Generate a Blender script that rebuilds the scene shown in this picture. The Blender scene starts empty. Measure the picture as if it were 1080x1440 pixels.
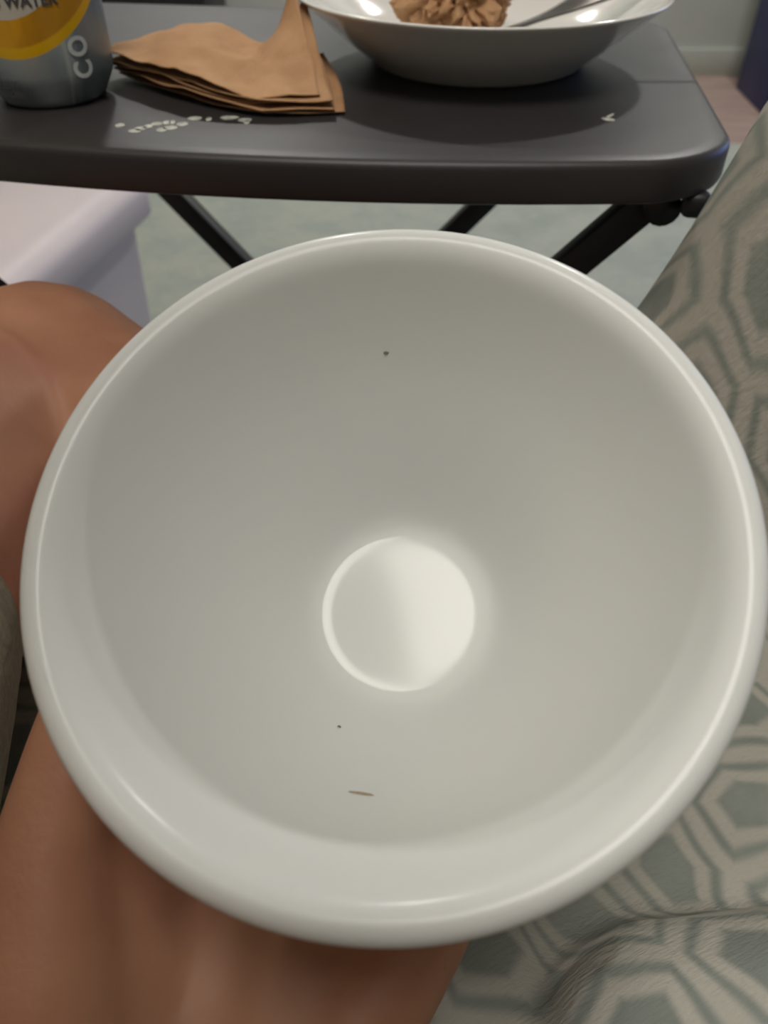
import bpy, bmesh, math, random
from mathutils import Vector, Matrix, noise
random.seed(7)
sc = bpy.context.scene
C = sc.collection

# ------------------------------------------------------------------ camera
F_PX, PITCH, CAM_Z = 1082.0, math.radians(43.0), 0.775
cam = bpy.data.cameras.new('camera')
cam.sensor_fit = 'VERTICAL'; cam.sensor_height = 36.0; cam.lens = F_PX / 1440 * 36
cam.clip_start = 0.002
cam.dof.use_dof = True; cam.dof.focus_distance = 0.225; cam.dof.aperture_fstop = 14
cam_ob = bpy.data.objects.new('camera', cam); C.objects.link(cam_ob)
cam_ob.location = (0, 0, CAM_Z); cam_ob.rotation_euler = (math.pi / 2 - PITCH, 0, 0)
sc.camera = cam_ob
CP, SP = math.cos(PITCH), math.sin(PITCH)

def cw(x, y, z):
    """camera coordinates (right, down, forward; metres) -> world point"""
    return Vector((x, z * CP - y * SP, CAM_Z - z * SP - y * CP))
def cdir(x, y, z):
    return Vector((x, z * CP - y * SP, -z * SP - y * CP)).normalized()

# ------------------------------------------------------------------ world, exposure
w = bpy.data.worlds.new('world'); sc.world = w; w.use_nodes = True
w.node_tree.nodes['Background'].inputs[0].default_value = (0.9, 0.93, 1.0, 1)
w.node_tree.nodes['Background'].inputs[1].default_value = 0.02
sc.view_settings.view_transform = 'Standard'; sc.view_settings.look = 'None'
sc.view_settings.exposure = 0.68; sc.view_settings.gamma = 1.0
sc.view_settings.use_curve_mapping = False
sc.cycles.use_denoising = True
sc.cycles.max_bounces = 10; sc.cycles.diffuse_bounces = 6
sc.cycles.sample_clamp_indirect = 6.0

P_CEIL, P_OVER, P_LAMP, P_SCREEN = 13.0, 9.0, 5.0, 2.5        # watts of the lamps built further down

# ------------------------------------------------------------------ helpers
def lin(c):
    return tuple((v / 255 / 12.92 if v / 255 <= .04045 else ((v / 255 + .055) / 1.055) ** 2.4) for v in c) + (1,)

class NT:
    def __init__(s, mat): s.t = mat.node_tree; s.n = s.t.nodes; s.l = s.t.links
    def node(s, typ, **kw):
        nd = s.n.new(typ)
        for k, v in kw.items(): setattr(nd, k, v)
        return nd
    def put(s, inp, v):
        if hasattr(v, 'is_linked'): s.l.new(v, inp)
        else: inp.default_value = v
    def math(s, op, a, b=0.0, c=0.0, clamp=False):
        nd = s.node('ShaderNodeMath', operation=op, use_clamp=clamp)
        s.put(nd.inputs[0], a); s.put(nd.inputs[1], b); s.put(nd.inputs[2], c)
        return nd.outputs[0]
    def vmath(s, op, a, b=(0, 0, 0), out=0):
        nd = s.node('ShaderNodeVectorMath', operation=op)
        s.put(nd.inputs[0], a); s.put(nd.inputs[1], b)
        return nd.outputs[out]
    def mix(s, f, a, b):
        nd = s.node('ShaderNodeMix', data_type='RGBA')
        s.put(nd.inputs[0], f); s.put(nd.inputs[6], a); s.put(nd.inputs[7], b)
        return nd.outputs[2]
    def noise(s, vec, scale, detail=3.0, rough=.5, out=0):
        nd = s.node('ShaderNodeTexNoise')
        if vec is not None: s.l.new(vec, nd.inputs['Vector'])
        nd.inputs['Scale'].default_value = scale; nd.inputs['Detail'].default_value = detail
        nd.inputs['Roughness'].default_value = rough
        return nd.outputs[out]
    def smooth(s, v, a, b, lo=0.0, hi=1.0):
        nd = s.node('ShaderNodeMapRange', interpolation_type='SMOOTHSTEP')
        s.put(nd.inputs[0], v)
        for i, q in enumerate((a, b, lo, hi)): nd.inputs[1 + i].default_value = q
        return nd.outputs[0]
    def coord(s, which='Object'): return s.node('ShaderNodeTexCoord').outputs[which]
    def scale(s, vec, v): return s.vmath('MULTIPLY', vec, v)

def new_mat(name, col=(200, 200, 200), rough=.5, metal=0.0, spec=.5, coat=0.0, sub=0.0):
    m = bpy.data.materials.new(name); m.use_nodes = True
    b = m.node_tree.nodes['Principled BSDF']
    b.inputs['Base Color'].default_value = lin(col); b.inputs['Roughness'].default_value = rough
    b.inputs['Metallic'].default_value = metal; b.inputs['Specular IOR Level'].default_value = spec
    b.inputs['Coat Weight'].default_value = coat; b.inputs['Coat Roughness'].default_value = .06
    if sub:
        b.inputs['Subsurface Weight'].default_value = sub
        b.inputs['Subsurface Radius'].default_value = (.009, .004, .0025); b.inputs['Subsurface Scale'].default_value = 1.0
    return m, NT(m), b

def bump(nt, b, h, strength=.3, dist=.002):
    nd = nt.node('ShaderNodeBump'); nd.inputs['Strength'].default_value = strength; nd.inputs['Distance'].default_value = dist
    nt.l.new(h, nd.inputs['Height']); nt.l.new(nd.outputs[0], b.inputs['Normal'])

def noisy(name, c1, c2, scale, rough=.5, stretch=(1, 1, 1), bmp=0.0, bd=.001, spec=.5, metal=0.0, coat=0.0, detail=4, sub=0.0, lo=.35, hi=.65):
    m, nt, b = new_mat(name, c1, rough, metal, spec, coat, sub)
    v = nt.scale(nt.coord(), stretch)
    f = nt.noise(v, scale, detail)
    nt.l.new(nt.mix(nt.smooth(f, lo, hi), lin(c1), lin(c2)), b.inputs['Base Color'])
    if bmp: bump(nt, b, f, bmp, bd)
    return m

def mesh_obj(name, verts, faces, mat, parent=None, smooth=True, loc=None):
    me = bpy.data.meshes.new(name); me.from_pydata([tuple(v) for v in verts], [], faces); me.update()
    return link(name, me, mat, parent, smooth, loc)
def bm_obj(name, bm, mat, parent=None, smooth=True, loc=None):
    bmesh.ops.recalc_face_normals(bm, faces=bm.faces)
    me = bpy.data.meshes.new(name); bm.to_mesh(me); bm.free()
    return link(name, me, mat, parent, smooth, loc)
def link(name, me, mat, parent=None, smooth=True, loc=None):
    if mat is not None: me.materials.append(mat)
    for p in me.polygons: p.use_smooth = smooth
    o = bpy.data.objects.new(name, me); C.objects.link(o)
    if parent is not None: o.parent = parent
    if loc is not None: o.location = loc
    return o
def tag(o, label, cat, group=None, kind=None):
    o['label'] = label; o['category'] = cat
    if group: o['group'] = group
    if kind: o['kind'] = kind
    return o
def struct(o): o['kind'] = 'structure'; return o
def empty(name, loc=(0, 0, 0), rz=0.0):
    o = bpy.data.objects.new(name, None); o.location = loc; o.rotation_euler.z = rz
    o.empty_display_size = .05; C.objects.link(o); return o
def mod(o, typ, **kw):
    m = o.modifiers.new(typ.lower(), typ)
    for k, v in kw.items(): setattr(m, k, v)
    return m
def autosmooth(o, ang=40):
    bpy.context.view_layer.update()
    for e in o.data.edges: pass
    o.data.set_sharp_from_angle(angle=math.radians(ang))

def add_box(bm, c, s, rot=None, bev=0.0, seg=2):
    r = bmesh.ops.create_cube(bm, size=1.0)
    vs = r['verts']
    M = Matrix.Translation(Vector(c)) @ (rot.to_4x4() if rot else Matrix.Identity(4)) @ Matrix.Diagonal((*s, 1))
    bmesh.ops.transform(bm, matrix=M, verts=vs)
    if bev:
        es = list({e for v in vs for e in v.link_edges})
        bmesh.ops.bevel(bm, geom=es, offset=bev, segments=seg, affect='EDGES', profile=.5)
    return bm
def box(name, c, s, mat, parent=None, rot=None, bev=0.0, seg=2, smooth=True):
    o = bm_obj(name, add_box(bmesh.new(), c, s, rot, bev, seg), mat, parent, smooth)
    if smooth: o.data.set_sharp_from_angle(angle=math.radians(35))
    return o
def lathe(name, prof, mat, parent=None, n=96, loc=None, ang=None):
    verts, faces = [], []
    rings = []
    for r, z in prof:
        if r < 1e-7: rings.append([len(verts)]); verts.append((0, 0, z))
        else:
            rings.append(list(range(len(verts), len(verts) + n)))
            verts += [(r * math.cos(2 * math.pi * k / n), r * math.sin(2 * math.pi * k / n), z) for k in range(n)]
    for a, b in zip(rings, rings[1:]):
        for k in range(n):
            k2 = (k + 1) % n
            if len(a) == 1 and len(b) == 1: continue
            if len(a) == 1: faces.append((a[0], b[k2], b[k]))
            elif len(b) == 1: faces.append((a[k], a[k2], b[0]))
            else: faces.append((a[k], a[k2], b[k2], b[k]))
    bm = bmesh.new(); me = bpy.data.meshes.new('t'); me.from_pydata(verts, [], faces); bm.from_mesh(me); bpy.data.meshes.remove(me)
    o = bm_obj(name, bm, mat, parent, True, loc)
    if ang: o.data.set_sharp_from_angle(angle=math.radians(ang))
    return o
def catmull(pts, sub=6):
    """smooth a 2-D / 3-D polyline"""
    out = []
    n = len(pts)
    for i in range(n - 1):
        p0, p1, p2, p3 = (Vector(pts[max(i - 1, 0)]), Vector(pts[i]), Vector(pts[i + 1]), Vector(pts[min(i + 2, n - 1)]))
        for k in range(sub):
            t = k / sub
            out.append(.5 * ((2 * p1) + (p2 - p0) * t + (2 * p0 - 5 * p1 + 4 * p2 - p3) * t * t + (3 * p1 - p0 - 3 * p2 + p3) * t ** 3))
    out.append(Vector(pts[-1]))
    return out
def tube(bm, pts, rads, n=12, cap=True, squash=None):
    rings = []
    for i, p in enumerate(pts):
        d = (pts[min(i + 1, len(pts) - 1)] - pts[max(i - 1, 0)]).normalized()
        a = d.cross(Vector((0, 0, 1)) if abs(d.z) < .95 else Vector((1, 0, 0))).normalized(); b = d.cross(a)
        sq = squash[i] if squash else 1.0
        rings.append([bm.verts.new(p + rads[i] * (math.cos(2 * math.pi * k / n) * a + sq * math.sin(2 * math.pi * k / n) * b)) for k in range(n)])
    for r0, r1 in zip(rings, rings[1:]):
        for k in range(n): bm.faces.new((r0[k], r0[(k + 1) % n], r1[(k + 1) % n], r1[k]))
    if cap: bm.faces.new(rings[0][::-1]); bm.faces.new(rings[-1])
    return bm
def sstep(a, b, x):
    t = max(0.0, min(1.0, (x - a) / (b - a))); return t * t * (3 - 2 * t)

# ------------------------------------------------------------------ materials of the room
M_wall = noisy('painted_wall', (184, 189, 182), (178, 183, 176), 3.0, .75, bmp=.05)
M_ceil = noisy('white_ceiling', (222, 220, 214), (216, 214, 208), 30, .9, bmp=.2)
M_trim = noisy('white_trim_paint', (186, 190, 180), (178, 184, 174), 8, .45)
def wood_floor():
    m, nt, b = new_mat('brown_wood_floor', (150, 130, 120), .45)
    v = nt.coord()
    f = nt.noise(nt.scale(v, (1.5, 14, 1)), 3.0, 5)
    nt.l.new(nt.mix(nt.smooth(f, .3, .7), lin((168, 146, 136)), lin((142, 122, 113))), b.inputs['Base Color'])
    return m
M_floor = wood_floor()
M_joint = noisy('dark_floor_joint', (96, 82, 76), (84, 72, 66), 20, .8)

X0, X1, Y0, Y1, H = -2.1, 1.9, -1.7, 3.25, 2.45
struct(box('floor', ((X0 + X1) / 2, (Y0 + Y1) / 2, -.06), (X1 - X0, Y1 - Y0, .1), M_joint, smooth=False))
floor = bpy.data.objects['floor']
pw, pl = .19, 1.24
plank_me = {}
def plank(x0, x1, y0, y1):
    key = (round(x1 - x0, 4), round(y1 - y0, 4))
    if key not in plank_me:
        bm = add_box(bmesh.new(), (0, 0, 0), (x1 - x0 - .003, y1 - y0 - .003, .012), bev=.0015, seg=1)
        me = bpy.data.meshes.new('plank'); bm.to_mesh(me); bm.free(); me.materials.append(M_floor); plank_me[key] = me
    o = bpy.data.objects.new('plank', plank_me[key]); C.objects.link(o); o.parent = floor
    o.location = ((x0 + x1) / 2, (y0 + y1) / 2, -.006)
r = 0; y = Y0
while y < Y1 - .001:
    y2 = min(y + pw, Y1); x = X0 - (r * .41) % pl
    while x < X1 - .001:
        xa, xb = max(x, X0), min(x + pl, X1)
        if xb - xa > .02: plank(xa, xb, y, y2)
        x += pl
    y = y2; r += 1

struct(box('wall_back', ((X0 + X1) / 2, Y1 + .05, H / 2), (X1 - X0 + .2, .1, H), M_wall, smooth=False))
struct(box('wall_front', ((X0 + X1) / 2, Y0 - .05, H / 2), (X1 - X0 + .2, .1, H), M_wall, smooth=False))
struct(box('wall_left', (X0 - .05, (Y0 + Y1) / 2, H / 2), (.1, Y1 - Y0, H), M_wall, smooth=False))
struct(box('wall_right', (X1 + .05, (Y0 + Y1) / 2, H / 2), (.1, Y1 - Y0, H), M_wall, smooth=False))
struct(box('ceiling', ((X0 + X1) / 2, (Y0 + Y1) / 2, H + .05), (X1 - X0 + .2, Y1 - Y0 + .2, .1), M_ceil, smooth=False))
struct(box('baseboard_back', ((X0 + X1) / 2, Y1 - .007, .045), (X1 - X0, .014, .09), M_trim, bev=.003))
struct(box('baseboard_left', (X0 + .007, (Y0 + Y1) / 2, .045), (.014, Y1 - Y0 - .03, .09), M_trim, bev=.003))
struct(box('baseboard_right', (X1 - .007, (Y0 + Y1) / 2, .045), (.014, Y1 - Y0 - .03, .09), M_trim, bev=.003))

# ------------------------------------------------------------------ lamps and screen (light sources)
def emit(name, col, s):
    m = bpy.data.materials.new(name); m.use_nodes = True; nt = NT(m)
    b = m.node_tree.nodes['Principled BSDF']; b.inputs['Base Color'].default_value = lin(col)
    b.inputs['Emission Color'].default_value = lin(col); b.inputs['Emission Strength'].default_value = s
    return m
M_metal = noisy('brushed_nickel', (150, 148, 145), (130, 128, 126), 60, .35, metal=1.0)
M_black = noisy('black_plastic', (22, 22, 24), (28, 28, 30), 40, .45)
def area(name, loc, target, size, power, col, shape='DISK', size_y=None):
    ld = bpy.data.lights.new(name, 'AREA'); ld.shape = shape; ld.size = size; ld.energy = power; ld.color = col
    if size_y: ld.size_y = size_y
    o = bpy.data.objects.new(name, ld); C.objects.link(o); o.location = loc
    o.rotation_euler = (Vector(target) - Vector(loc)).to_track_quat('-Z', 'Y').to_euler()
    return o
def ceiling_light(x, y, rad, power, label):
    cl = empty('ceiling_light', (x, y, H)); tag(cl, label, 'ceiling light')
    k = rad / .145
    lathe('mount', [(0, 0), (.15 * k, 0), (.155 * k, -.012), (.15 * k, -.03), (.0, -.03)], M_metal, cl, ang=40)
    lathe('diffuser', [(.145 * k, -.028), (.145 * k, -.045), (.12 * k, -.060), (.07 * k, -.068), (0, -.070)], M_glow, cl)
    area('ceiling_light_glow', (x, y, H - .075), (x, y, 0), rad * 1.9, power, (1.0, .972, .945))
M_glow = emit('lamp_glass', (255, 244, 228), 3.0)
ceiling_light(-.52, 2.75, .085, P_CEIL, 'small round ceiling light on the media cabinet side of the room')
ceiling_light(1.15, 2.5, .085, P_CEIL, 'small round ceiling light on the navy cabinet side of the room')
ceiling_light(-.12, -.30, .42, P_OVER, 'large round ceiling light above the sofa')

fl = empty('floor_lamp', (-1.35, .35, 0)); tag(fl, 'slim floor lamp with a warm fabric shade beside the sofa', 'floor lamp')
lathe('base', [(0, 0), (.14, 0), (.14, .012), (.02, .03), (0, .03)], M_black, fl, 48, ang=40)
lathe('pole', [(0, .03), (.011, .03), (.011, 1.42), (0, 1.42)], M_black, fl, 24, ang=40)
shade = lathe('lamp_shade', [(.13, 1.62), (.20, 1.34), (.197, 1.34), (.127, 1.62)], noisy('linen_shade', (235, 214, 180), (225, 204, 170), 60, .9), fl, 48)
lathe('bulb', [(0, 1.42), (.014, 1.43), (.014, 1.45), (.03, 1.485), (.022, 1.515), (0, 1.525)], emit('warm_bulb', (255, 214, 160), 10.0), fl, 24)
lp = bpy.data.lights.new('floor_lamp_glow', 'POINT'); lp.energy = P_LAMP; lp.color = (1, .78, .55); lp.shadow_soft_size = .05
lo = bpy.data.objects.new('floor_lamp_glow', lp); C.objects.link(lo); lo.location = (-1.35, .35, 1.56)

tv = empty('television', (1.80, 1.35, .55)); tag(tv, 'flat television with a pale blue lit screen on the side wall', 'television')
box('casing', (.06, 0, .35), (.03, 1.06, .62), M_black, tv, bev=.006)
box('screen', (.042, 0, .35), (.004, 1.02, .58), emit('blue_screen', (120, 150, 255), .7), tv, bev=.001)
area('television_glow', (1.825, 1.35, .9), (0, .6, .7), 1.0, P_SCREEN, (.45, .58, 1.0), 'RECTANGLE', .56)

# ------------------------------------------------------------------ things behind the table
M_rug, nt, b = new_mat('distressed_rug', (150, 155, 146), .95, spec=.15)
v = nt.coord()
f1 = nt.noise(v, 7.0, 6, .65); f2 = nt.noise(nt.scale(v, (2, 9, 1)), 9.0, 5, .7); f3 = nt.noise(v, 320.0, 2)
c = nt.mix(nt.smooth(f1, .38, .62), lin((150, 157, 149)), lin((164, 167, 157)))
c = nt.mix(nt.math('MULTIPLY', nt.smooth(f2, .5, .72), .6), c, lin((182, 180, 168)))
c = nt.mix(nt.math('MULTIPLY', nt.smooth(f3, .35, .7), .25), c, lin((116, 124, 118)))
nt.l.new(c, b.inputs['Base Color']); bump(nt, b, f3, .5, .003)
rug = tag(box('area_rug', (-.1, 1.42, .004), (3.4, 2.05, .008), M_rug, bev=.003), 'grey green distressed area rug lying under the folding table', 'rug')

M_navy = noisy('navy_paint', (22, 34, 84), (18, 28, 74), 12, .5)
nb = empty('storage_cabinet', (1.246, 2.74, 0), math.radians(-4)); tag(nb, 'navy blue storage cabinet standing on the wooden floor', 'cabinet')
box('body', (.21, .17, .45), (.42, .34, .90), M_navy, nb, bev=.004)
for i in range(2):
    d = box('door', (.108 + .204 * i, -.009, .45), (.198, .018, .86), M_navy, nb, bev=.003)
    box('handle', (.108 + .204 * i + (.075 if i == 0 else -.075), -.028, .5), (.012, .014, .12), M_metal, d, bev=.003)

mc = empty('media_cabinet', (-1.05, 3.03, 0)); tag(mc, 'low black media cabinet against the pale wall', 'cabinet')
box('body', (0, 0, .30), (.98, .38, .44), M_black, mc, bev=.004)
for i in range(2):
    d = box('door', (-.243 + .486 * i, -.199, .30), (.476, .018, .42), M_black, mc, bev=.003)
    box('handle', (-.243 + .486 * i + (.2 if i == 0 else -.2), -.214, .30), (.01, .012, .12), M_metal, d, bev=.002)
for sx in (-1, 1):
    for sy in (-1, 1):
        box('leg', (.45 * sx, .15 * sy, .04), (.035, .035, .08), M_black, mc, bev=.003)

# white lidded storage bench (rounded padded lid on a straight body)
M_bin = noisy('white_plastic', (206, 196, 198), (200, 191, 193), 5, .5)
BR = math.radians(-12)
bn = empty('storage_bench', (-.469, .817, .008), BR); tag(bn, 'white lidded storage bench on the rug beneath the folding table', 'storage bench')
def rrect(hx, hy, r, n=8):
    pts = []
    for cx, cy, a0 in ((hx - r, hy - r, 0), (-hx + r, hy - r, 90), (-hx + r, -hy + r, 180), (hx - r, -hy + r, 270)):
        for k in range(n + 1):
            a = math.radians(a0 + 90 * k / n); pts.append((cx + r * math.cos(a), cy + r * math.sin(a)))
    return pts
def loft(name, secs, mat, parent, cap=True):
    """stack of outlines [(outline, z)]"""
    verts, faces = [], []
    n = len(secs[0][0])
    for o, z in secs: verts += [(x, y, z) for x, y in o]
    for i in range(len(secs) - 1):
        for k in range(n): faces.append((i * n + k, i * n + (k + 1) % n, (i + 1) * n + (k + 1) % n, (i + 1) * n + k))
    if cap: faces.append(tuple(range(n))[::-1]); faces.append(tuple(range((len(secs) - 1) * n, len(secs) * n)))
    ob = mesh_obj(name, verts, faces, mat, parent); ob.data.set_sharp_from_angle(angle=math.radians(38)); return ob
hx, hy = .098, .285
loft('body', [(rrect(hx - .034, hy - .034, .02), 0.012), (rrect(hx - .022, hy - .022, .02), .352)], M_bin, bn)
secs = [(rrect(hx - .024, hy - .024, .03), .343), (rrect(hx - .002, hy - .002, .03), .345), (rrect(hx, hy, .03), .348), (rrect(hx, hy, .03), .373)]
for k in range(1, 9):
    a = k / 8 * math.pi / 2; ins = .035 * (1 - math.cos(a)); secs.append((rrect(hx - ins, hy - ins, .03 + .008 * math.sin(a)), .373 + .026 * math.sin(a)))
secs.append((rrect(.03, .2, .02), .401))
loft('lid', secs, M_bin, bn)
for sx in (-1, 1):
    for sy in (-1, 1): box('foot', (.055 * sx, .23 * sy, .007), (.03, .03, .014), M_black, bn, bev=.002)

# ------------------------------------------------------------------ folding tray table
TT = CAM_Z - .115                      # height of the table top
TY = math.radians(-8)                  # turned 8 degrees clockwise
table = empty('tray_table', (0, 0, 0), TY); tag(table, 'dark brown folding tray table with crossed legs', 'table')
M_tab, nt, b = new_mat('dark_tray_laminate', (70, 64, 62), .42, spec=.45)
v = nt.coord(); f1 = nt.noise(v, 9.0, 4); f2 = nt.noise(nt.scale(v, (1, 30, 1)), 40.0, 3); f3 = nt.noise(v, 900.0, 2)
nt.l.new(nt.mix(nt.smooth(f1, .3, .7), lin((47, 44, 44)), lin((41, 39, 40))), b.inputs['Base Color'])
nt.l.new(nt.math('MULTIPLY_ADD', f1, .16, .36), b.inputs['Roughness']); bump(nt, b, f3, .08, .0006)
M_leg = noisy('dark_leg_lacquer', (34, 33, 36), (28, 27, 30), 30, .45)
AL, AR, BF, BB = -.373, .107, .337, .655
AC = (AL + AR) / 2
def top_outline(ins):
    r = .042
    pts = []
    for cx, cy, a0 in ((AR - r, BB - r, 0), (AL + r, BB - r, 90), (AL + r, BF + r, 180), (AR - r, BF + r, 270)):
        for k in range(13):
            a = math.radians(a0 + 90 * k / 12); pts.append([cx + (r - ins) * math.cos(a), cy + (r - ins) * math.sin(a)])
    out = []
    n = len(pts)
    for i in range(n):                 # subdivide the straight runs so the front edge can bow a little
        p, q = pts[i], pts[(i + 1) % n]; out.append(p)
        if math.hypot(q[0] - p[0], q[1] - p[1]) > .05:
            for k in range(1, 16): out.append([p[0] + (q[0] - p[0]) * k / 16, p[1] + (q[1] - p[1]) * k / 16])
    for p in out:
        t = (p[0] - AC) / .24
        p[1] += .027 * t * t * (BB - p[1]) / (BB - BF)
    return [tuple(p) for p in out]
loft('tabletop', [(top_outline(.003), TT - .019), (top_outline(.0008), TT - .018), (top_outline(0), TT - .016), (top_outline(0), TT - .004), (top_outline(.0006), TT - .0020),
                  (top_outline(.0020), TT - .0006), (top_outline(.004), TT), (top_outline(.012), TT)], M_tab, table)
legs = {}
for b_, nm in ((.385, 0), (.615, 1)):
    for s in (-1, 1):
        p0 = Vector((AC + s * .213, b_ + s * .0085, TT - .024)); p1 = Vector((AC - s * .333, b_ + s * .0085, .018))
        d = p1 - p0; L = d.length; ang = math.atan2(d.x, -d.z)
        legs[(nm, s)] = box('leg', (p0 + p1) / 2, (.0165, .014, L), M_leg, table, rot=Matrix.Rotation(-ang, 3, 'Y'), bev=.002)
    cz = TT - .024 - .213 * (TT - .032) / .546
    bm = tube(bmesh.new(), [Vector((AC, b_ - .021, cz)), Vector((AC, b_ + .021, cz))], [.006, .006], 16)
    bm_obj('pivot_bolt', bm, M_metal, table)
for s in (-1, 1):                       # bars between the two leg frames, top and bottom
    bm_obj('top_bar', tube(bmesh.new(), [Vector((AC + s * .213,   .378, TT - .028)), Vector((AC + s * .213, .622, TT - .028))], [.0085, .0085], 16), M_leg, table)
    box('foot_bar', (AC + s * .333, .5, .0205), (.024, .27, .024), M_leg, table, bev=.003)
    for b_ in (.374, .626):
        box('hinge_clip', (AC + s * .226, b_, TT - .0235), (.013, .010, .012), M_leg, table, bev=.004, seg=3)
# worn white printing on the top
M_print = noisy('worn_white_print', (196, 198, 186), (150, 150, 142), 300, .6)
def top_at(u, vv, drop=.115):
    a = PITCH + math.atan((vv - 720) / F_PX); d = drop / math.tan(a); z = drop * SP + d * CP
    return Vector(((u - 540) / F_PX * z, d, CAM_Z - drop))
def marks(name, specs, mat, parent):
    bm = bmesh.new()
    inv = Matrix.Rotation(-TY, 4, 'Z')
    for u, vv, lx, ly, rot in specs:
        c = inv @ top_at(u, vv)
        n = 10
        ring = [c + Matrix.Rotation(rot, 3, 'Z') @ Vector((lx * math.cos(2 * math.pi * k / n), ly * math.sin(2 * math.pi * k / n), .0002)) for k in range(n)]
        ring2 = [p - Vector((0, 0, .0003)) for p in ring]
        a = [bm.verts.new(p) for p in ring]; d = [bm.verts.new(p) for p in ring2]
        bm.faces.new(a)
        for k in range(n): bm.faces.new((a[k], d[k], d[(k + 1) % n], a[(k + 1) % n]))
    return bm_obj(name, bm, mat, parent, False)
sp = []
for gx, gy, gw in ((88, 172, 60), (188, 208, 84), (226, 193, 76), (272, 180, 60), (332, 163, 72), (398, 153, 50), (432, 151, 40), (364, 201, 66), (420, 188, 92), (500, 164, 76), (582, 126, 92), (674, 131, 38), (812, 121, 120), (912, 136, 90), (925, 150, 40)):
    sp.append((150 + gx / 4.696, 140 + gy / 4.696, gw / 4.696 / 2 * .385 / F_PX, .0030, .22))
marks('printed_lettering', sp, M_print, table)
marks('scratch', [(855, 168, .0022, .0035, .9), (858, 163, .0009, .0045, -.5)], M_print, table)

# ------------------------------------------------------------------ the plate with spoon and crumpled napkin
M_porc, nt, b = new_mat('white_porcelain', (226, 224, 218), .12, coat=.3)
pc = Vector((.0545, .515, TT))
plate = tag(lathe('pasta_plate', [(0, .004), (.050, .004), (.056, .0), (.061, .0), (.064, .004), (.078, .014), (.090, .024), (.0995, .0315), (.1040, .0345), (.1055, .0362), (.1035, .0370),
                                  (.0975, .0345), (.088, .0272), (.074, .016), (.060, .0085), (.03, .0075), (0, .0075)], M_porc, None, 128, pc),
            'white porcelain pasta plate holding a crumpled napkin and spoon', 'plate')
mod(plate, 'SUBSURF', levels=1, render_levels=1)
# spoon: bowl lies inside the plate, the flared handle end rests on the rim
M_steel = noisy('polished_steel', (176, 172, 168), (160, 156, 152), 50, .22, metal=1.0)
spath = catmull([pc + Vector(q) for q in ((-.030, -.038, .0175), (-.012, -.032, .0160), (.010, -.024, .019), (.045, -.006, .0265), (.085, .004, .0415), (.110, .010, .0475), (.150, .020, .056))], 6)
def ribbon(name, path, width, thick, mat, parent=None, dish=None, roll=lambda t: 0.0):
    verts, faces = [], []
    m = 8; n = len(path)
    for i, p in enumerate(path):
        d = (path[min(i + 1, n - 1)] - path[max(i - 1, 0)]).normalized(); s = d.cross(Vector((0, 0, 1))).normalized(); up = s.cross(d)
        t = i / (n - 1); ra = roll(t); s, up = s * math.cos(ra) - up * math.sin(ra), up * math.cos(ra) + s * math.sin(ra); wd = width(t); di = dish(t) if dish else 0.0
        for sgn in (1, -1):
            for k in range(m + 1):
                q = -1 + 2 * k / m
                verts.append(p + s * (q * wd) + up * (di * (q * q - 1) + sgn * thick(t) * (math.sqrt(max(0, 1 - q * q)) * .8 + .05)))
    row = 2 * (m + 1)
    for i in range(n - 1):
        for k in range(m):
            a = i * row + k; faces.append((a, a + 1, a + row + 1, a + row)); a += m + 1; faces.append((a + 1, a, a + row, a + row + 1))
        for k in (0, m):
            a = i * row + k; faces.append((a, a + m + 1, a + row + m + 1, a + row))
    for i in (0, n - 1):
        a = i * row; faces.append(tuple(range(a, a + m + 1)) + tuple(range(a + row - 1, a + m, -1)))
    bm = bmesh.new(); me = bpy.data.meshes.new('t'); me.from_pydata([tuple(q) for q in verts], [], faces); bm.from_mesh(me); bpy.data.meshes.remove(me)
    return bm_obj(name, bm, mat, parent)
def sw(t): return .0195 * math.sqrt(max(.02, 1 - ((t - .14) / .15) ** 2)) if t < .27 else (.0036 + .0058 * sstep(.42, .70, t)) * (1 if t < .97 else .75)
spoon = tag(ribbon('spoon', spath, sw, lambda t: .0013, M_steel, None, lambda t: .006 * max(0, 1 - ((t - .14) / .15) ** 2) if t < .29 else 0, lambda t: .7 * sstep(.4, .6, t)),
            'polished metal spoon resting in the white plate', 'spoon')

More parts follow.
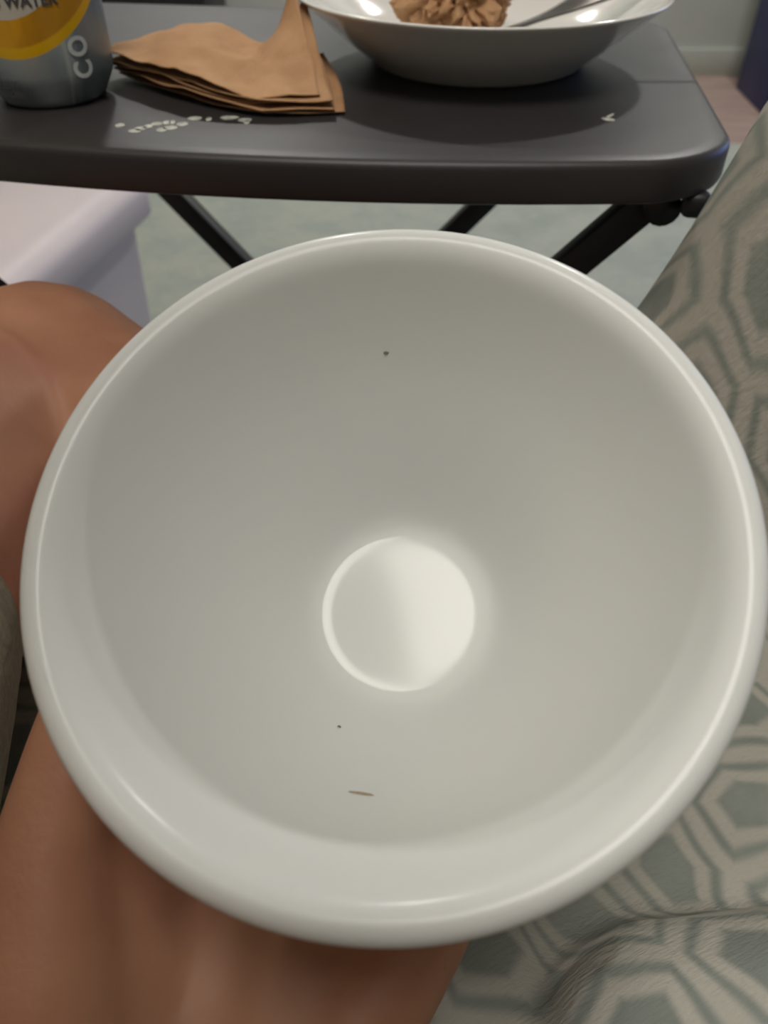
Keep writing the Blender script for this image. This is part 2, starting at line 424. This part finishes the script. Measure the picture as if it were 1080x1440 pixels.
def kraft(name, c1, c2):
    m, nt, b = new_mat(name, c1, .85, spec=.2)
    v = nt.coord(); f1 = nt.noise(v, 40, 4); f2 = nt.noise(nt.scale(v, (1, 1, 1)), 900, 2)
    c = nt.mix(nt.smooth(f1, .35, .65), lin(c1), lin(c2)); c = nt.mix(nt.math('MULTIPLY', f2, .25), c, lin((120, 88, 60)))
    nt.l.new(c, b.inputs['Base Color']); bump(nt, b, f2, .25, .0006)
    return m, nt, b
M_kraft, _, _ = kraft('brown_kraft_paper', (190, 150, 112), (178, 138, 101))
def crumple(name, c, s, seed, mat):
    rnd = random.Random(11)
    planes = [(Vector((rnd.gauss(0, 1), rnd.gauss(0, 1), rnd.gauss(0, 1))).normalized(), rnd.uniform(.66, 1.0)) for _ in range(34)]
    bm = bmesh.new(); bmesh.ops.create_icosphere(bm, subdivisions=5, radius=1.0)
    for v in bm.verts:
        p = v.co.copy(); q = p * 1.5 + Vector((seed, 0, 0)) + .3 * noise.noise_vector(p * 2.0)
        k = min([1.15] + [d / p.dot(n) for n, d in planes if p.dot(n) > .2])          # broad flat faces
        dd = noise.voronoi(q * 1.5)[0]; d2 = noise.voronoi(q * 3.1)[0]
        k *= 1 - .30 * max(0, .22 - (dd[1] - dd[0])) / .22 - .10 * max(0, .2 - (d2[1] - d2[0])) / .2   # sharp creases between the folds
        v.co = Vector((p.x * s[0] * k, p.y * s[1] * k, max(-.55, p.z * k) * s[2])) * 1.12
    o = bm_obj(name, bm, mat, None, False, c)
    return o
tag(crumple('crumpled_napkin', pc + Vector((-.008, .020, .031)), (.037, .034, .030), 3.1, M_kraft), 'crumpled ball of brown paper napkin inside the white plate', 'napkin')

# ------------------------------------------------------------------ stack of brown napkins
def napkin(name, ctrl, k, seed, mat, thick=.0006, nu=44, nv=32):
    """ctrl: 3 rows (front, mid, back) of 4 points; k lowers the sheet within the stack"""
    rows = [catmull(r, 11) for r in ctrl]
    m = len(rows[0]); cols = []
    for i in range(m): cols.append(catmull([rows[0][i], rows[1][i], rows[2][i]], 14))
    n = len(cols[0])
    verts = []
    for i in range(m):
        for j in range(n):
            p = cols[i][j].copy()
            q = Vector((p.x * 26 + seed, p.y * 26, seed * 2))
            qq = Vector((p.x * 34 - p.y * 14 + seed, p.y * 44 + p.x * 20, seed))
            cr = noise.noise(q) * .0026 + (.30 - abs(noise.noise(qq))) * .0046 * (1.0 if k > .9 else .5)
            # a pressed seam and its creases near the right third
            sx = (i / (m - 1)) - .70 - .03 * math.sin(j * .5)
            cr -= .0035 * math.exp(-(sx / .02) ** 2) * (1 if k > .9 else .2)
            p.z = TT + .0006 + max(0.0, p.z * k) + .0009 * (k - .2) / .2 * .8 + max(-.4 * p.z * k, cr * min(1, .3 + p.z * 60))
            verts.append(p)
    faces = [(i * n + j, (i + 1) * n + j, (i + 1) * n + j + 1, i * n + j + 1) for i in range(m - 1) for j in range(n - 1)]
    o = mesh_obj(name, verts, faces, mat)
    mod(o, 'SOLIDIFY', thickness=thick, offset=1.0)
    return o
def V(*q): return [Vector(t) for t in q]
top_ctrl = [V((-.146, .476, .008), (-.107, .438, .012), (-.060, .408, .0060), (-.022, .410, .005)),
            V((-.137, .486, .010), (-.100, .464, .018), (-.063, .450, .011), (-.029, .452, .016)),
            V((-.127, .496, .010), (-.087, .492, .019), (-.056, .490, .012), (-.039, .486, .040))]
labels = ['creased topmost brown paper napkin of the stack beside the can', 'second brown paper napkin down in the stack beside the can', 'middle brown paper napkin in the stack beside the can',
          'fourth brown paper napkin down in the stack beside the can', 'bottom brown paper napkin of the stack, lying on the table']
for k in range(5):
    sh = Vector((-.006, 0, 0)) + Vector(((-.003, .002, -.002, .003, .006)[k], (0, -.002, .001, -.003, -.001)[k], 0))
    cc = [[p + sh + Vector((random.uniform(-.002, .002), random.uniform(-.002, .002), 0)) * (k > 0) for p in row] for row in top_ctrl]
    if k: 
        for row in cc: row[3] = row[3] + Vector((.001 * k, 0, 0))
    m_k, _, _ = kraft('brown_kraft_paper', (192 - 3 * k, 152 - 3 * k, 114 - 3 * k), (178 - 3 * k, 138 - 3 * k, 101 - 2 * k))
    tag(napkin('paper_napkin', cc, 1 - .2 * k, 2.3 + k, m_k), labels[k], 'napkin', 'brown napkins stacked on the table')

# ------------------------------------------------------------------ drink can
CC = Vector((-.1715, .443, TT)); CR = .033
can = empty('drink_can', CC); tag(can, 'silver and blue drink can with a yellow wave band', 'can')
M_can, nt, b = new_mat('printed_aluminium', (150, 160, 165), .30, metal=.3)
v = nt.coord(); sep = nt.node('ShaderNodeSeparateXYZ'); nt.l.new(v, sep.inputs[0])
x_, y_, z_ = sep.outputs
th = nt.math('ADD', nt.math('ARCTAN2', x_, nt.math('MULTIPLY', y_, -1.0)), math.radians(25) - .37)   # 0 where the wave dips
cosd = nt.math('SUBTRACT', 1.0, nt.math('COSINE', th))
lo_ = nt.math('MULTIPLY_ADD', cosd, .025, .0235); hi_ = nt.math('MULTIPLY_ADD', cosd, .036, .0395)
wob = nt.noise(nt.scale(v, (60, 60, 20)), 1.0, 3)
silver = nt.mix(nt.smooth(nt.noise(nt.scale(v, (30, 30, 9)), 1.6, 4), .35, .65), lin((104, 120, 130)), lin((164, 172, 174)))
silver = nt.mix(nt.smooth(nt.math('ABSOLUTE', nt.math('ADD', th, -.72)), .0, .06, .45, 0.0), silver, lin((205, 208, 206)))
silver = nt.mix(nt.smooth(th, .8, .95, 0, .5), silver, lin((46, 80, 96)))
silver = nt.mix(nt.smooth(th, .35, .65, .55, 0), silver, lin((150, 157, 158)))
yel = nt.mix(nt.smooth(wob, .4, .6), lin((204, 150, 22)), lin((178, 126, 22)))
silver = nt.mix(nt.smooth(th, .35, .65, .55, 0), silver, lin((150, 157, 158)))
yel = nt.mix(nt.smooth(nt.math('SUBTRACT', z_, lo_), .004, .0055, 1, 0), yel, lin((214, 166, 10)))
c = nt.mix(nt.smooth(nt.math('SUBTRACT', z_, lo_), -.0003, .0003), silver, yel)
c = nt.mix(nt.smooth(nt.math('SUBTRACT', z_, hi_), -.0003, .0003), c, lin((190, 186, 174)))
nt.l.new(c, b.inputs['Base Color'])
nt.l.new(nt.smooth(nt.math('SUBTRACT', z_, lo_), -.0003, .0003, .35, .1), b.inputs['Metallic'])
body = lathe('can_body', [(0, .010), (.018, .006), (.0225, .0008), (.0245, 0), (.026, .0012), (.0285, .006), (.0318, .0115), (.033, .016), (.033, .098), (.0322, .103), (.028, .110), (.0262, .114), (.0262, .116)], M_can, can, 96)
mod(body, 'SUBSURF', levels=1, render_levels=1)
M_alu = noisy('bare_aluminium', (176, 178, 180), (160, 162, 164), 60, .3, metal=1.0)
lid = lathe('can_lid', [(.0262, .1155), (.0272, .1165), (.0268, .1180), (.0250, .1180), (.0240, .1140), (.0225, .1135), (0, .1142)], M_alu, can, 64)
bm = bmesh.new(); add_box(bm, (0, -.004, .1153), (.012, .022, .0012), bev=.0005, seg=1); bm_obj('pull_tab', bm, M_alu, lid)
def text_mesh(s, size):
    cu = bpy.data.curves.new('t', 'FONT'); cu.body = s; cu.size = size; cu.align_x = 'CENTER'; cu.align_y = 'CENTER'; cu.resolution_u = 4; cu.offset = size * .035
    o = bpy.data.objects.new('t', cu); C.objects.link(o); bpy.context.view_layer.update()
    me = bpy.data.meshes.new_from_object(o.evaluated_get(bpy.context.evaluated_depsgraph_get()))
    bpy.data.objects.remove(o); bpy.data.curves.remove(cu); return me
def can_text(name, s, size, th0, z0, mat, rot=0.0, sx=1.0):
    me = text_mesh(s, size); bm = bmesh.new(); bm.from_mesh(me); bpy.data.meshes.remove(me)
    bmesh.ops.subdivide_edges(bm, edges=bm.edges[:], cuts=1)
    bmesh.ops.triangulate(bm, faces=bm.faces[:])
    for v in bm.verts:
        p = Matrix.Rotation(rot, 3, 'Z') @ Vector((v.co.x * sx, v.co.y, 0))
        a = th0 + p.x / CR; rr = CR + .00025
        v.co = Vector((rr * math.sin(a), -rr * math.cos(a), z0 + p.y))
    bmesh.ops.triangulate(bm, faces=bm.faces[:])
    return bm_obj(name, bm, mat, can, False)
M_ink = noisy('grey_ink', (70, 72, 76), (60, 62, 66), 100, .5)
M_pale = noisy('pale_ink', (196, 200, 198), (180, 186, 186), 100, .5)
fc = math.atan2(CC.x, CC.y)            # the side of the can that faces the viewer
D0 = -fc * 0                            # angles on the can run from its -y side
can_text('lettering', 'SPARKLING WATER',   .0068, -.20, .0467, M_ink)
can_text('lettering', 'C', .0135, .88, .0170, M_pale, math.pi / 2, .8)
can_text('lettering', 'O', .0135, .87, .0270, M_pale, math.pi / 2, .8)
for s, z0, t0 in (('0 SUGAR', .0135, -.66), ('NATURALLY', .0095, -.50), ('& FLAVORED', .0055, -.33)):
    can_text('lettering', s, .0042, t0, z0 + .003, M_ink)

# ------------------------------------------------------------------ the white bowl in the hand
BC = cw(-.0009, .0023, .1538); BA = cdir(.085, .360, .93)      # rim centre, axis into the bowl
brot = (-BA).to_track_quat('Z', 'Y')
M_bowl, nt, b = new_mat('white_glazed_bowl', (222, 224, 220), .2, spec=.22)
v = nt.coord(); f1 = nt.noise(v, 22, 3)
nt.l.new(nt.mix(f1, lin((224, 226, 222)), lin((219, 222, 219))), b.inputs['Base Color'])
sepb = nt.node('ShaderNodeSeparateXYZ'); nt.l.new(v, sepb.inputs[0])
nt.l.new(nt.math('ADD', nt.math('MULTIPLY_ADD', f1, .06, .09), nt.smooth(sepb.outputs[2], -.010, -.003, 0, .10)), b.inputs['Roughness'])   # the rim is worn duller
prof_in = [(0, -.0660), (.014, -.0660), (.0225, -.0660), (.0262, -.0650), (.0295, -.0612), (.0345, -.0530), (.0415, -.0425), (.0490, -.0320), (.0555, -.0225), (.0605, -.0140), (.0638, -.0080), (.0656, -.0045)]
prof_lip = [(.0672, -.0020), (.0696, .0000), (.0722, .0003), (.0742, -.0010), (.0752, -.0034), (.0748, -.0062), (.0732, -.0085)]
prof_out = [(.0700, -.0125), (.0645, -.0215), (.0570, -.0325), (.0490, -.0440), (.0415, -.0545), (.0360, -.0625), (.0335, -.0680), (.0330, -.0725), (.0312, -.0738), (.0292, -.0725), (.0285, -.0700), (0, -.0695)]
DS = 1.12                               # depth of the bowl
prof_in = [(r * 1.005, z * DS) for r, z in prof_in]; prof_lip = [(r * 1.005, z) for r, z in prof_lip]; prof_out = [(r * 1.005, z * DS) for r, z in prof_out]
bowl = lathe('bowl', prof_in + prof_lip + prof_out, M_bowl, None, 160)
mod(bowl, 'SUBSURF', levels=1, render_levels=2)
bowl.rotation_mode = 'QUATERNION'; bowl.rotation_quaternion = brot; bowl.location = BC
tag(bowl, 'empty white glazed bowl held tilted in a hand', 'bowl')
bmat = Matrix.Translation(BC) @ brot.to_matrix().to_4x4()
# a dried brown smear and specks where wall and floor meet
def bowl_patch(name, u, vv, half, mat, seed):
    """small thin stain on the inner wall where the line of sight of that spot meets it"""
    o = cam_ob.location; d = cdir((u - 540) / F_PX, (vv - 720) / F_PX, 1.0)
    inv = bmat.inverted(); lo_, ld_ = inv @ o, inv.to_3x3() @ d
    def surf(rr):
        for (r0, z0), (r1, z1) in zip(prof_in, prof_in[1:]):
            if r0 <= rr <= r1: return z0 + (z1 - z0) * (rr - r0) / (r1 - r0 + 1e-9)
        return 0.0
    t = .14
    while t < .30:
        p = lo_ + ld_ * t
        if math.hypot(p.x, p.y) < .068 and p.z < surf(math.hypot(p.x, p.y)) + .0004: break
        t += .0003
    ang = math.atan2(p.y, p.x); r0 = math.hypot(p.x, p.y)
    tang = Vector((-math.sin(ang), math.cos(ang), 0)); rad = Vector((math.cos(ang), math.sin(ang), 0))
    sl = (surf(r0 + .002) - surf(r0 - .002)) / .004; radv = (rad + Vector((0, 0, sl))).normalized(); nrm = tang.cross(radv)
    if nrm.z < 0: nrm = -nrm
    bm = bmesh.new(); c0 = Vector((p.x, p.y, p.z)); n = 14
    ctr = bm.verts.new(c0 + nrm * .00045); ring = []
    for k in range(n):
        a = 2 * math.pi * k / n; q = 1 + .3 * noise.noise(Vector((math.cos(a) * 2, math.sin(a) * 2, seed)))
        ring.append(bm.verts.new(c0 + tang * (half[0] * q * math.cos(a)) + radv * (half[1] * q * math.sin(a)) + nrm * .0001))
    for k in range(n): bm.faces.new((ctr, ring[k], ring[(k + 1) % n]))
    return bm_obj(name, bm, mat, bowl)
M_smear = noisy('dried_brown_smear', (172, 156, 128), (160, 142, 112), 900, .6)
M_speck = noisy('dark_speck', (136, 130, 124), (124, 118, 112), 900, .6)
bowl_patch('food_smear', 508, 1116, (.0030, .0005), M_smear, 1.0)
bowl_patch('food_speck', 477, 1022, (.0005, .0005), M_speck, 2.0)
bowl_patch('food_speck', 543, 496, (.0007, .0004), M_speck, 3.0)

# ------------------------------------------------------------------ sofa and patterned throw
M_sofa = noisy('grey_upholstery', (92, 92, 90), (82, 82, 80), 200, .95, bmp=.3)
SEAT = .485
sofa = empty('sofa', (0, 0, 0)); tag(sofa, 'low grey sofa covered by the patterned throw', 'sofa')
box('seat_base', (0, -.265, .20), (1.80, 1.18, .24), M_sofa, sofa, bev=.02, seg=3)
box('seat_cushion', (0, -.265, .40), (1.76, 1.18, .165), M_sofa, sofa, bev=.04, seg=4)
box('backrest', (0, -.99, .62), (1.80, .26, .72), M_sofa, sofa, bev=.06, seg=4)
for sx in (-1, 1):
    box('armrest', (1.0 * sx, -.36, .38), (.20, 1.3, .60), M_sofa, sofa, bev=.06, seg=4)
    for yy in (-.9, .2): box('leg', (.8 * sx, yy, .04), (.05, .05, .08), M_black, sofa, bev=.004)

M_throw, nt, b = new_mat('hexagon_throw_fabric', (150, 152, 142), .95, spec=.1)
uv = nt.coord('UV')
wv = nt.noise(uv, 9.0, 2, .5, out=1)
uvd = nt.vmath('ADD', uv, nt.scale(nt.vmath('SUBTRACT', wv, (.5, .5, .5)), (.056, .056, 0)))
S3 = math.sqrt(3)
per = .043
pq = nt.scale(uvd, (1 / per, 1 / per, 0))
def wrap(vec):
    q = nt.vmath('DIVIDE', vec, (1, S3, 1)); q = nt.vmath('FRACTION', q); q = nt.vmath('SUBTRACT', q, (.5, .5, 0)); return nt.vmath('MULTIPLY', q, (1, S3, 0))
a_ = wrap(pq); b_ = wrap(nt.vmath('ADD', pq, (.5, S3 / 2, 0)))
da, db = nt.vmath('LENGTH', a_, out=1), nt.vmath('LENGTH', b_, out=1)
sel = nt.math('LESS_THAN', da, db)
vm = nt.node('ShaderNodeMix', data_type='VECTOR'); nt.put(vm.inputs[0], sel); nt.put(vm.inputs[4], b_); nt.put(vm.inputs[5], a_)
g = nt.vmath('ABSOLUTE', vm.outputs[1])
sg = nt.node('ShaderNodeSeparateXYZ'); nt.l.new(g, sg.inputs[0])
hd = nt.math('MAXIMUM', sg.outputs[0], nt.math('ADD', nt.math('MULTIPLY', sg.outputs[0], .5), nt.math('MULTIPLY', sg.outputs[1], S3 / 2)))   # 0 centre .. .5 edge
def band(c0, hw, soft=.03): return nt.smooth(nt.math('ABSOLUTE', nt.math('SUBTRACT', hd, c0)), hw, hw + soft, 1, 0)
lines = nt.math('MAXIMUM', band(.5, .036, .075), band(.29, .022, .07))
fz = nt.noise(nt.scale(uv, (220, 700, 1)), 1.0, 3); fz2 = nt.noise(uv, 26.0, 3)
gr = nt.mix(nt.smooth(fz2, .35, .65), lin((142, 147, 139)), lin((126, 132, 125)))
c = nt.mix(nt.math('MULTIPLY', lines, nt.smooth(fz, .2, .5, .72, 1)), gr, lin((174, 171, 160)))
c = nt.mix(nt.math('MULTIPLY', fz, .18), c, lin((112, 116, 108)))
nt.l.new(c, b.inputs['Base Color']); bump(nt, b, fz, .4, .002)

CAPS = [   # (x, y, z, r) pairs: the right leg lying under the throw
    ((.24, -.30, .510, .070), (.265, .12, .520, .065)),
    ((.114, .316, .570, .026), (.170, .313, .680, .030)),
    ((.170, .313, .680, .030), (.34, .29, .690, .03)),
    ((.09, .05, .490, .050), (.26, .05, .510, .06)),
]
def throw_z(x, y):
    z = SEAT + .012 + .004 * noise.noise(Vector((x * 9, y * 9, 0))) 
    for A, B in CAPS:
        ax, ay = A[:2]; dx, dy = B[0] - ax, B[1] - ay
        t = max(0, min(1, ((x - ax) * dx + (y - ay) * dy) / (dx * dx + dy * dy)))
        d = math.hypot(x - ax - t * dx, y - ay - t * dy); zz = A[2] + (B[2] - A[2]) * t; rr = A[3] + (B[3] - A[3]) * t
        h = zz + math.sqrt(max(rr * rr - d * d, 0)) if d < rr * .8 else zz + rr * .6 - (d - rr * .8) * 3.6
        kk = .016
        e = max(0, kk - abs(h - z)) / kk
        z = max(z, h) + e * e * kk * .25
    # soft folds on the lap
    z += .0045 * math.sin(38 * x + 16 * y + 4 * noise.noise(Vector((x * 6, y * 6, 3)))) * sstep(.02, .12, x)
    fall = sstep(.335, .372, y)
    return z * (1 - fall) + .30 * fall if fall > 0 else z
ys = [-.85 + .02 * i for i in range(37)] + [-.11 + .0055 * i for i in range(80)] + [.330 + .0022 * i for i in range(21)]
xs = [-.86 + .02 * i for i in range(41)] + [-.045 + .006 * i for i in range(60)] + [.315 + .02 * i for i in range(28)]
ys = sorted(set(round(q, 4) for q in ys)); xs = sorted(set(round(q, 4) for q in xs))
Z = [[throw_z(x, y) for y in ys] for x in xs]
verts = [(x, y, Z[i][j]) for i, x in enumerate(xs) for j, y in enumerate(ys)]
ny = len(ys)
faces = [(i * ny + j, (i + 1) * ny + j, (i + 1) * ny + j + 1, i * ny + j + 1) for i in range(len(xs) - 1) for j in range(ny - 1)]
throw = mesh_obj('throw_blanket', verts, faces, M_throw)
UL = throw.data.uv_layers.new(name='UVMap')
U = [[0] * ny for _ in xs]; W = [[0] * ny for _ in xs]
for i in range(len(xs)):
    for j in range(ny):
        if i: U[i][j] = U[i - 1][j] + math.hypot(xs[i] - xs[i - 1], .55 * (Z[i][j] - Z[i - 1][j]))
        if j: W[i][j] = W[i][j - 1] + math.hypot(ys[j] - ys[j - 1], .55 * (Z[i][j] - Z[i][j - 1]))
for lp_ in throw.data.loops:
    i, j = divmod(lp_.vertex_index, ny); UL.data[lp_.index].uv = (U[i][j] * .87 + W[i][j] * .5, W[i][j] * .87 - U[i][j] * .5)
mod(throw, 'SOLIDIFY', thickness=.003, offset=-1.0)
tag(throw, 'grey green throw with off white hexagon pattern draped over the sofa', 'throw')

# ------------------------------------------------------------------ the seated person
M_skin, nt, b = new_mat('skin', (196, 150, 124), .5, spec=.4)
v = nt.coord(); f1 = nt.noise(v, 22, 4); f2 = nt.noise(v, 9, 3); f3 = nt.noise(v, 420, 3)
c = nt.mix(nt.smooth(f1, .35, .7), lin((180, 131, 102)), lin((166, 115, 90)))
c = nt.mix(nt.math('MULTIPLY', nt.smooth(f2, .5, .75), .45), c, lin((168, 98, 84)))
nt.l.new(c, b.inputs['Base Color']); bump(nt, b, f3, .25, .0006)

def capsule_mesh(chains, voxel, smooth_it=6, squash=None):
    """tapered round links fused into one continuous surface"""
    bm = bmesh.new()
    for ch in chains:
        for (p, r), (q, s) in zip(ch, ch[1:]):
            p, q = Vector(p), Vector(q); d = q - p; L = d.length
            k = max(2, int(L / (min(r, s) * .35)) + 1)
            pts, rr = [], []
            for i in range(-4, 1):                                  # round start cap
                a = -i / 4 * math.pi / 2; pts.append(p - d / L * r * math.sin(a)); rr.append(max(.0004, r * math.cos(a)))
            for i in range(1, k): pts.append(p + d * i / k); rr.append(r + (s - r) * i / k)
            for i in range(5):
                a = i / 4 * math.pi / 2; pts.append(q + d / L * s * math.sin(a)); rr.append(max(.0004, s * math.cos(a)))
            tube_dir(bm, pts, rr, d / L)
    return bm
def tube_dir(bm, pts, rads, d, n=16):
    a = d.cross(Vector((0, 0, 1)) if abs(d.z) < .95 else Vector((1, 0, 0))).normalized(); b = d.cross(a)
    rings = [[bm.verts.new(p + r * (math.cos(2 * math.pi * k / n) * a + math.sin(2 * math.pi * k / n) * b)) for k in range(n)] for p, r in zip(pts, rads)]
    for r0, r1 in zip(rings, rings[1:]):
        for k in range(n): bm.faces.new((r0[k], r0[(k + 1) % n], r1[(k + 1) % n], r1[k]))
    bm.faces.new(rings[0][::-1]); bm.faces.new(rings[-1])
def fused(name, chains, mat, parent, voxel=.003, it=8, clip=None):
    bm = capsule_mesh(chains, voxel)
    bmesh.ops.recalc_face_normals(bm, faces=bm.faces)
    me = bpy.data.meshes.new('t'); bm.to_mesh(me); bm.free()
    o = bpy.data.objects.new('t', me); C.objects.link(o)
    mod(o, 'REMESH', mode='VOXEL', voxel_size=voxel, use_smooth_shade=True)
    mod(o, 'SMOOTH', factor=.5, iterations=it)
    bpy.context.view_layer.update()
    me2 = bpy.data.meshes.new_from_object(o.evaluated_get(bpy.context.evaluated_depsgraph_get()))
    bpy.data.objects.remove(o); bpy.data.meshes.remove(me)
    me2.name = name; me2.materials.clear()
    return link(name, me2, mat, parent)
def ch(*q): return [(Vector(p), r) for *p, r in [tuple(t) for t in q]]
def hc(*q): return [(cw(*t[:3]), t[3]) for t in q]                  # given in camera axes

KN = Vector((-.180, .318, .552))
person = empty('person', (-.05, -.25, SEAT)); tag(person, 'person in khaki shorts sitting on the throw, holding the white bowl', 'person')
person.matrix_world = Matrix.Translation((-.05, -.25, SEAT))
wr = (-.056, .168, .174)
body_chains = [
    # left arm
    ch((-.30, -.28, 1.00, .062), (-.275, -.205, .88, .050), (-.20, -.165, .765, .042)),
    [(Vector((-.20, -.165, .765)), .042), (Vector((-.145, -.09, .67)), .041), (cw(*wr), .027)],
    # palm rays
    hc((*wr, .026), (-.070, .135, .182, .0205), (-.062, .098, .203, .0135)),
    hc((*wr, .026), (-.045, .135, .192, .0190), (-.036, .094, .214, .0135)),
    hc((*wr, .026), (-.026, .138, .196, .0185), (-.010, .096, .217, .0130)),
    hc((*wr, .026), (-.020, .146, .190, .0190), (.012, .108, .207, .0135)),
    hc((-.064, .14, .192, .02), (-.03, .122, .208, .018), (.0, .116, .210, .016)),
    hc((-.068, .125, .190, .019), (-.04, .112, .210, .015), (-.012, .106, .214, .014)),
    hc((-.060, .155, .184, .023), (-.036, .146, .192, .022)),
    hc((-.054, .152, .188, .024), (-.048, .118, .205, .019)), hc((-.040, .150, .192, .022), (-.022, .118, .208, .018)),
    # fingers under the bowl
    hc((-.062, .098, .203, .0125), (-.058, .064, .240, .0105), (-.052, .040, .255, .0095), (-.043, .020, .258, .0085)),
    hc((-.036, .094, .214, .0125), (-.028, .064, .254, .0105), (-.020, .034, .2635, .0095), (-.012, .014, .2625, .0085)),
    hc((-.010, .096, .217, .0120), (.004, .068, .254, .0100), (.016, .042, .263, .0090), (.024, .024, .262, .0082)),
    hc((.012, .108, .207, .0120), (.030, .084, .240, .0092), (.042, .064, .248, .0084), (.050, .050, .2485, .0076)),
    # thumb up the side of the bowl
    hc((-.072, .145, .180, .0215), (-.078, .112, .180, .0200), (-.0795, .080, .184, .0140), (-.0745, .053, .190, .0118), (-.0665, .030, .197, .0100)),
    hc((-.062, .140, .188, .020), (-.064, .106, .196, .0165), (-.066, .086, .198, .012)),
    # torso, neck, head
    ch((-.11, -.33, .60, .115), (-.12, -.35, .78, .120), (-.16, -.33, .95, .120)), ch((.02, -.33, .60, .115), (-.06, -.35, .78, .120), (-.10, -.33, .95, .120)),
    ch((-.30, -.28, 1.01, .060), (-.14, -.29, 1.06, .070), (.045, -.28, 1.01, .060)),
    ch((-.15, -.25, 1.04, .060), (-.16, -.10, 1.07, .058)), ch((-.150, .0, 1.045, .060), (-.155, -.02, 1.13, .088), (-.150, .035, 1.12, .080)), ch((-.150, .098, 1.055, .010), (-.150, .112, 1.090, .009)),
    ch((-.241, -.02, 1.105, .012), (-.241, -.015, 1.08, .010)), ch((-.069, -.02, 1.105, .012), (-.067, -.015, 1.08, .010)),
    # left leg, crossed
    ch((-.13, -.30, .595, .095), (-.215, -.05, .600, .083), (-.196, .15, .572, .068), (KN.x, KN.y - .02, KN.z, .056)),
    ch((KN.x, KN.y, KN.z, .055), (KN.x + .012, KN.y + .006, KN.z + .004, .054), (-.085, .262, .545, .046), (.03, .19, .536, .036), (.070, .172, .534, .031)),
    ch((.070, .172, .534, .030), (.082, .205, .532, .029), (.088, .238, .530, .024)),
    *[ch((.088 - .010 + .009 * i, .238, .538 - .006 * i, .010), (.086 - .012 + .011 * i, .262 - .004 * abs(i - 1), .540 - .008 * i, .0095 - .0009 * i)) for i in range(5)],
    # right leg under the throw
    ch((.05, -.30, .595, .095), (.22, -.10, .515, .060)),
    # right arm up to the phone
    ch((.045, -.28, 1.00, .060), (.15, -.29, .85, .048), (.18, -.22, .73, .042), (.14, -.15, .715, .030), (.088, -.108, .730, .024)),
    ch((.088, -.108, .730, .024), (.064, -.085, .744, .018)), ch((.064, -.085, .744, .016), (.030, -.0775, .705, .0095), (-.012, -.090, .700, .0085)), ch((.064, -.085, .744, .016), (.040, -.066, .725, .0095), (.004, -.0650, .7235, .0085)),
    ch((.064, -.085, .744, .016), (.046, -.050, .742, .0095), (.020, -.045, .7425, .0085)), ch((.070, -.100, .740, .018), (.040, -.105, .760, .0115), (.012, -.085, .7725, .0095)),
]
def rel(chains, o): return [[(p - o, r) for p, r in c] for c in chains]
PO = Vector((-.05, -.25, SEAT))
bodyo = fused('body', rel(body_chains, PO), M_skin, person, .0026, 16)
M_short = noisy('khaki_shorts', (150, 140, 118), (136, 127, 107), 300, .95, bmp=.4, bd=.0015)
shorts = fused('shorts', rel([
    ch((-.11, -.33, .585, .130), (-.04, -.36, .70, .135)), ch((.02, -.33, .585, .130), (-.02, -.36, .70, .135)),
    ch((-.13, -.30, .600, .108), (-.212, -.03, .588, .096), (-.196, .08, .578, .090), (-.199, .140, .574, .080)),
    ch((.05, -.30, .600, .108), (.20, -.12, .52, .075))], PO), M_short, person, .004, 8)
shirt = fused('shirt', rel([ch((-.11, -.34, .68, .136), (-.12, -.35, .80, .138), (-.16, -.33, .95, .136)), ch((.02, -.34, .68, .136), (-.06, -.35, .80, .138), (-.10, -.33, .95, .136)),
    ch((-.30, -.28, 1.01, .074), (-.14, -.29, 1.05, .078), (.045, -.28, 1.01, .074)), ch((-.30, -.28, 1.00, .076), (-.278, -.215, .895, .068)), ch((.045, -.28, 1.00, .074), (.13, -.288, .89, .066))], PO),
    noisy('grey_shirt', (110, 112, 116), (100, 102, 106), 200, .95), person, .005, 8)
hair = fused('hair', rel([ch((-.155, -.005, 1.17, .082), (-.155, -.045, 1.125, .086))], PO), noisy('dark_hair', (50, 40, 34), (38, 30, 26), 200, .7), person, .004, 6)
M_eye = noisy('dark_eye', (40, 32, 28), (30, 24, 22), 50, .3); M_lip = noisy('lip', (150, 84, 76), (140, 78, 70), 50, .5)
for sx in (-1, 1): bm_obj('eye', tube(bmesh.new(), [Vector((sx * .03 - .10, .352, .620)), Vector((sx * .03 - .10, .366, .620))], [.009, .006], 12), M_eye, person)
bm_obj('mouth', tube(bmesh.new(), [Vector((-.120, .322, .552)), Vector((-.100, .328, .551)), Vector((-.080, .322, .552))], [.002, .005, .002], 10), M_lip, person)

# the phone the picture is taken with
phone = empty('phone', cw(-.019, .056, -.0085)); phone.rotation_euler = cam_ob.rotation_euler
tag(phone, 'dark phone held above the white bowl', 'phone')
M_glass = noisy('dark_phone_glass', (26, 27, 30), (22, 23, 26), 20, .2)
box('phone_body', (0, 0, 0), (.0715, .146, .0078), M_glass, phone, bev=.0034, seg=3)
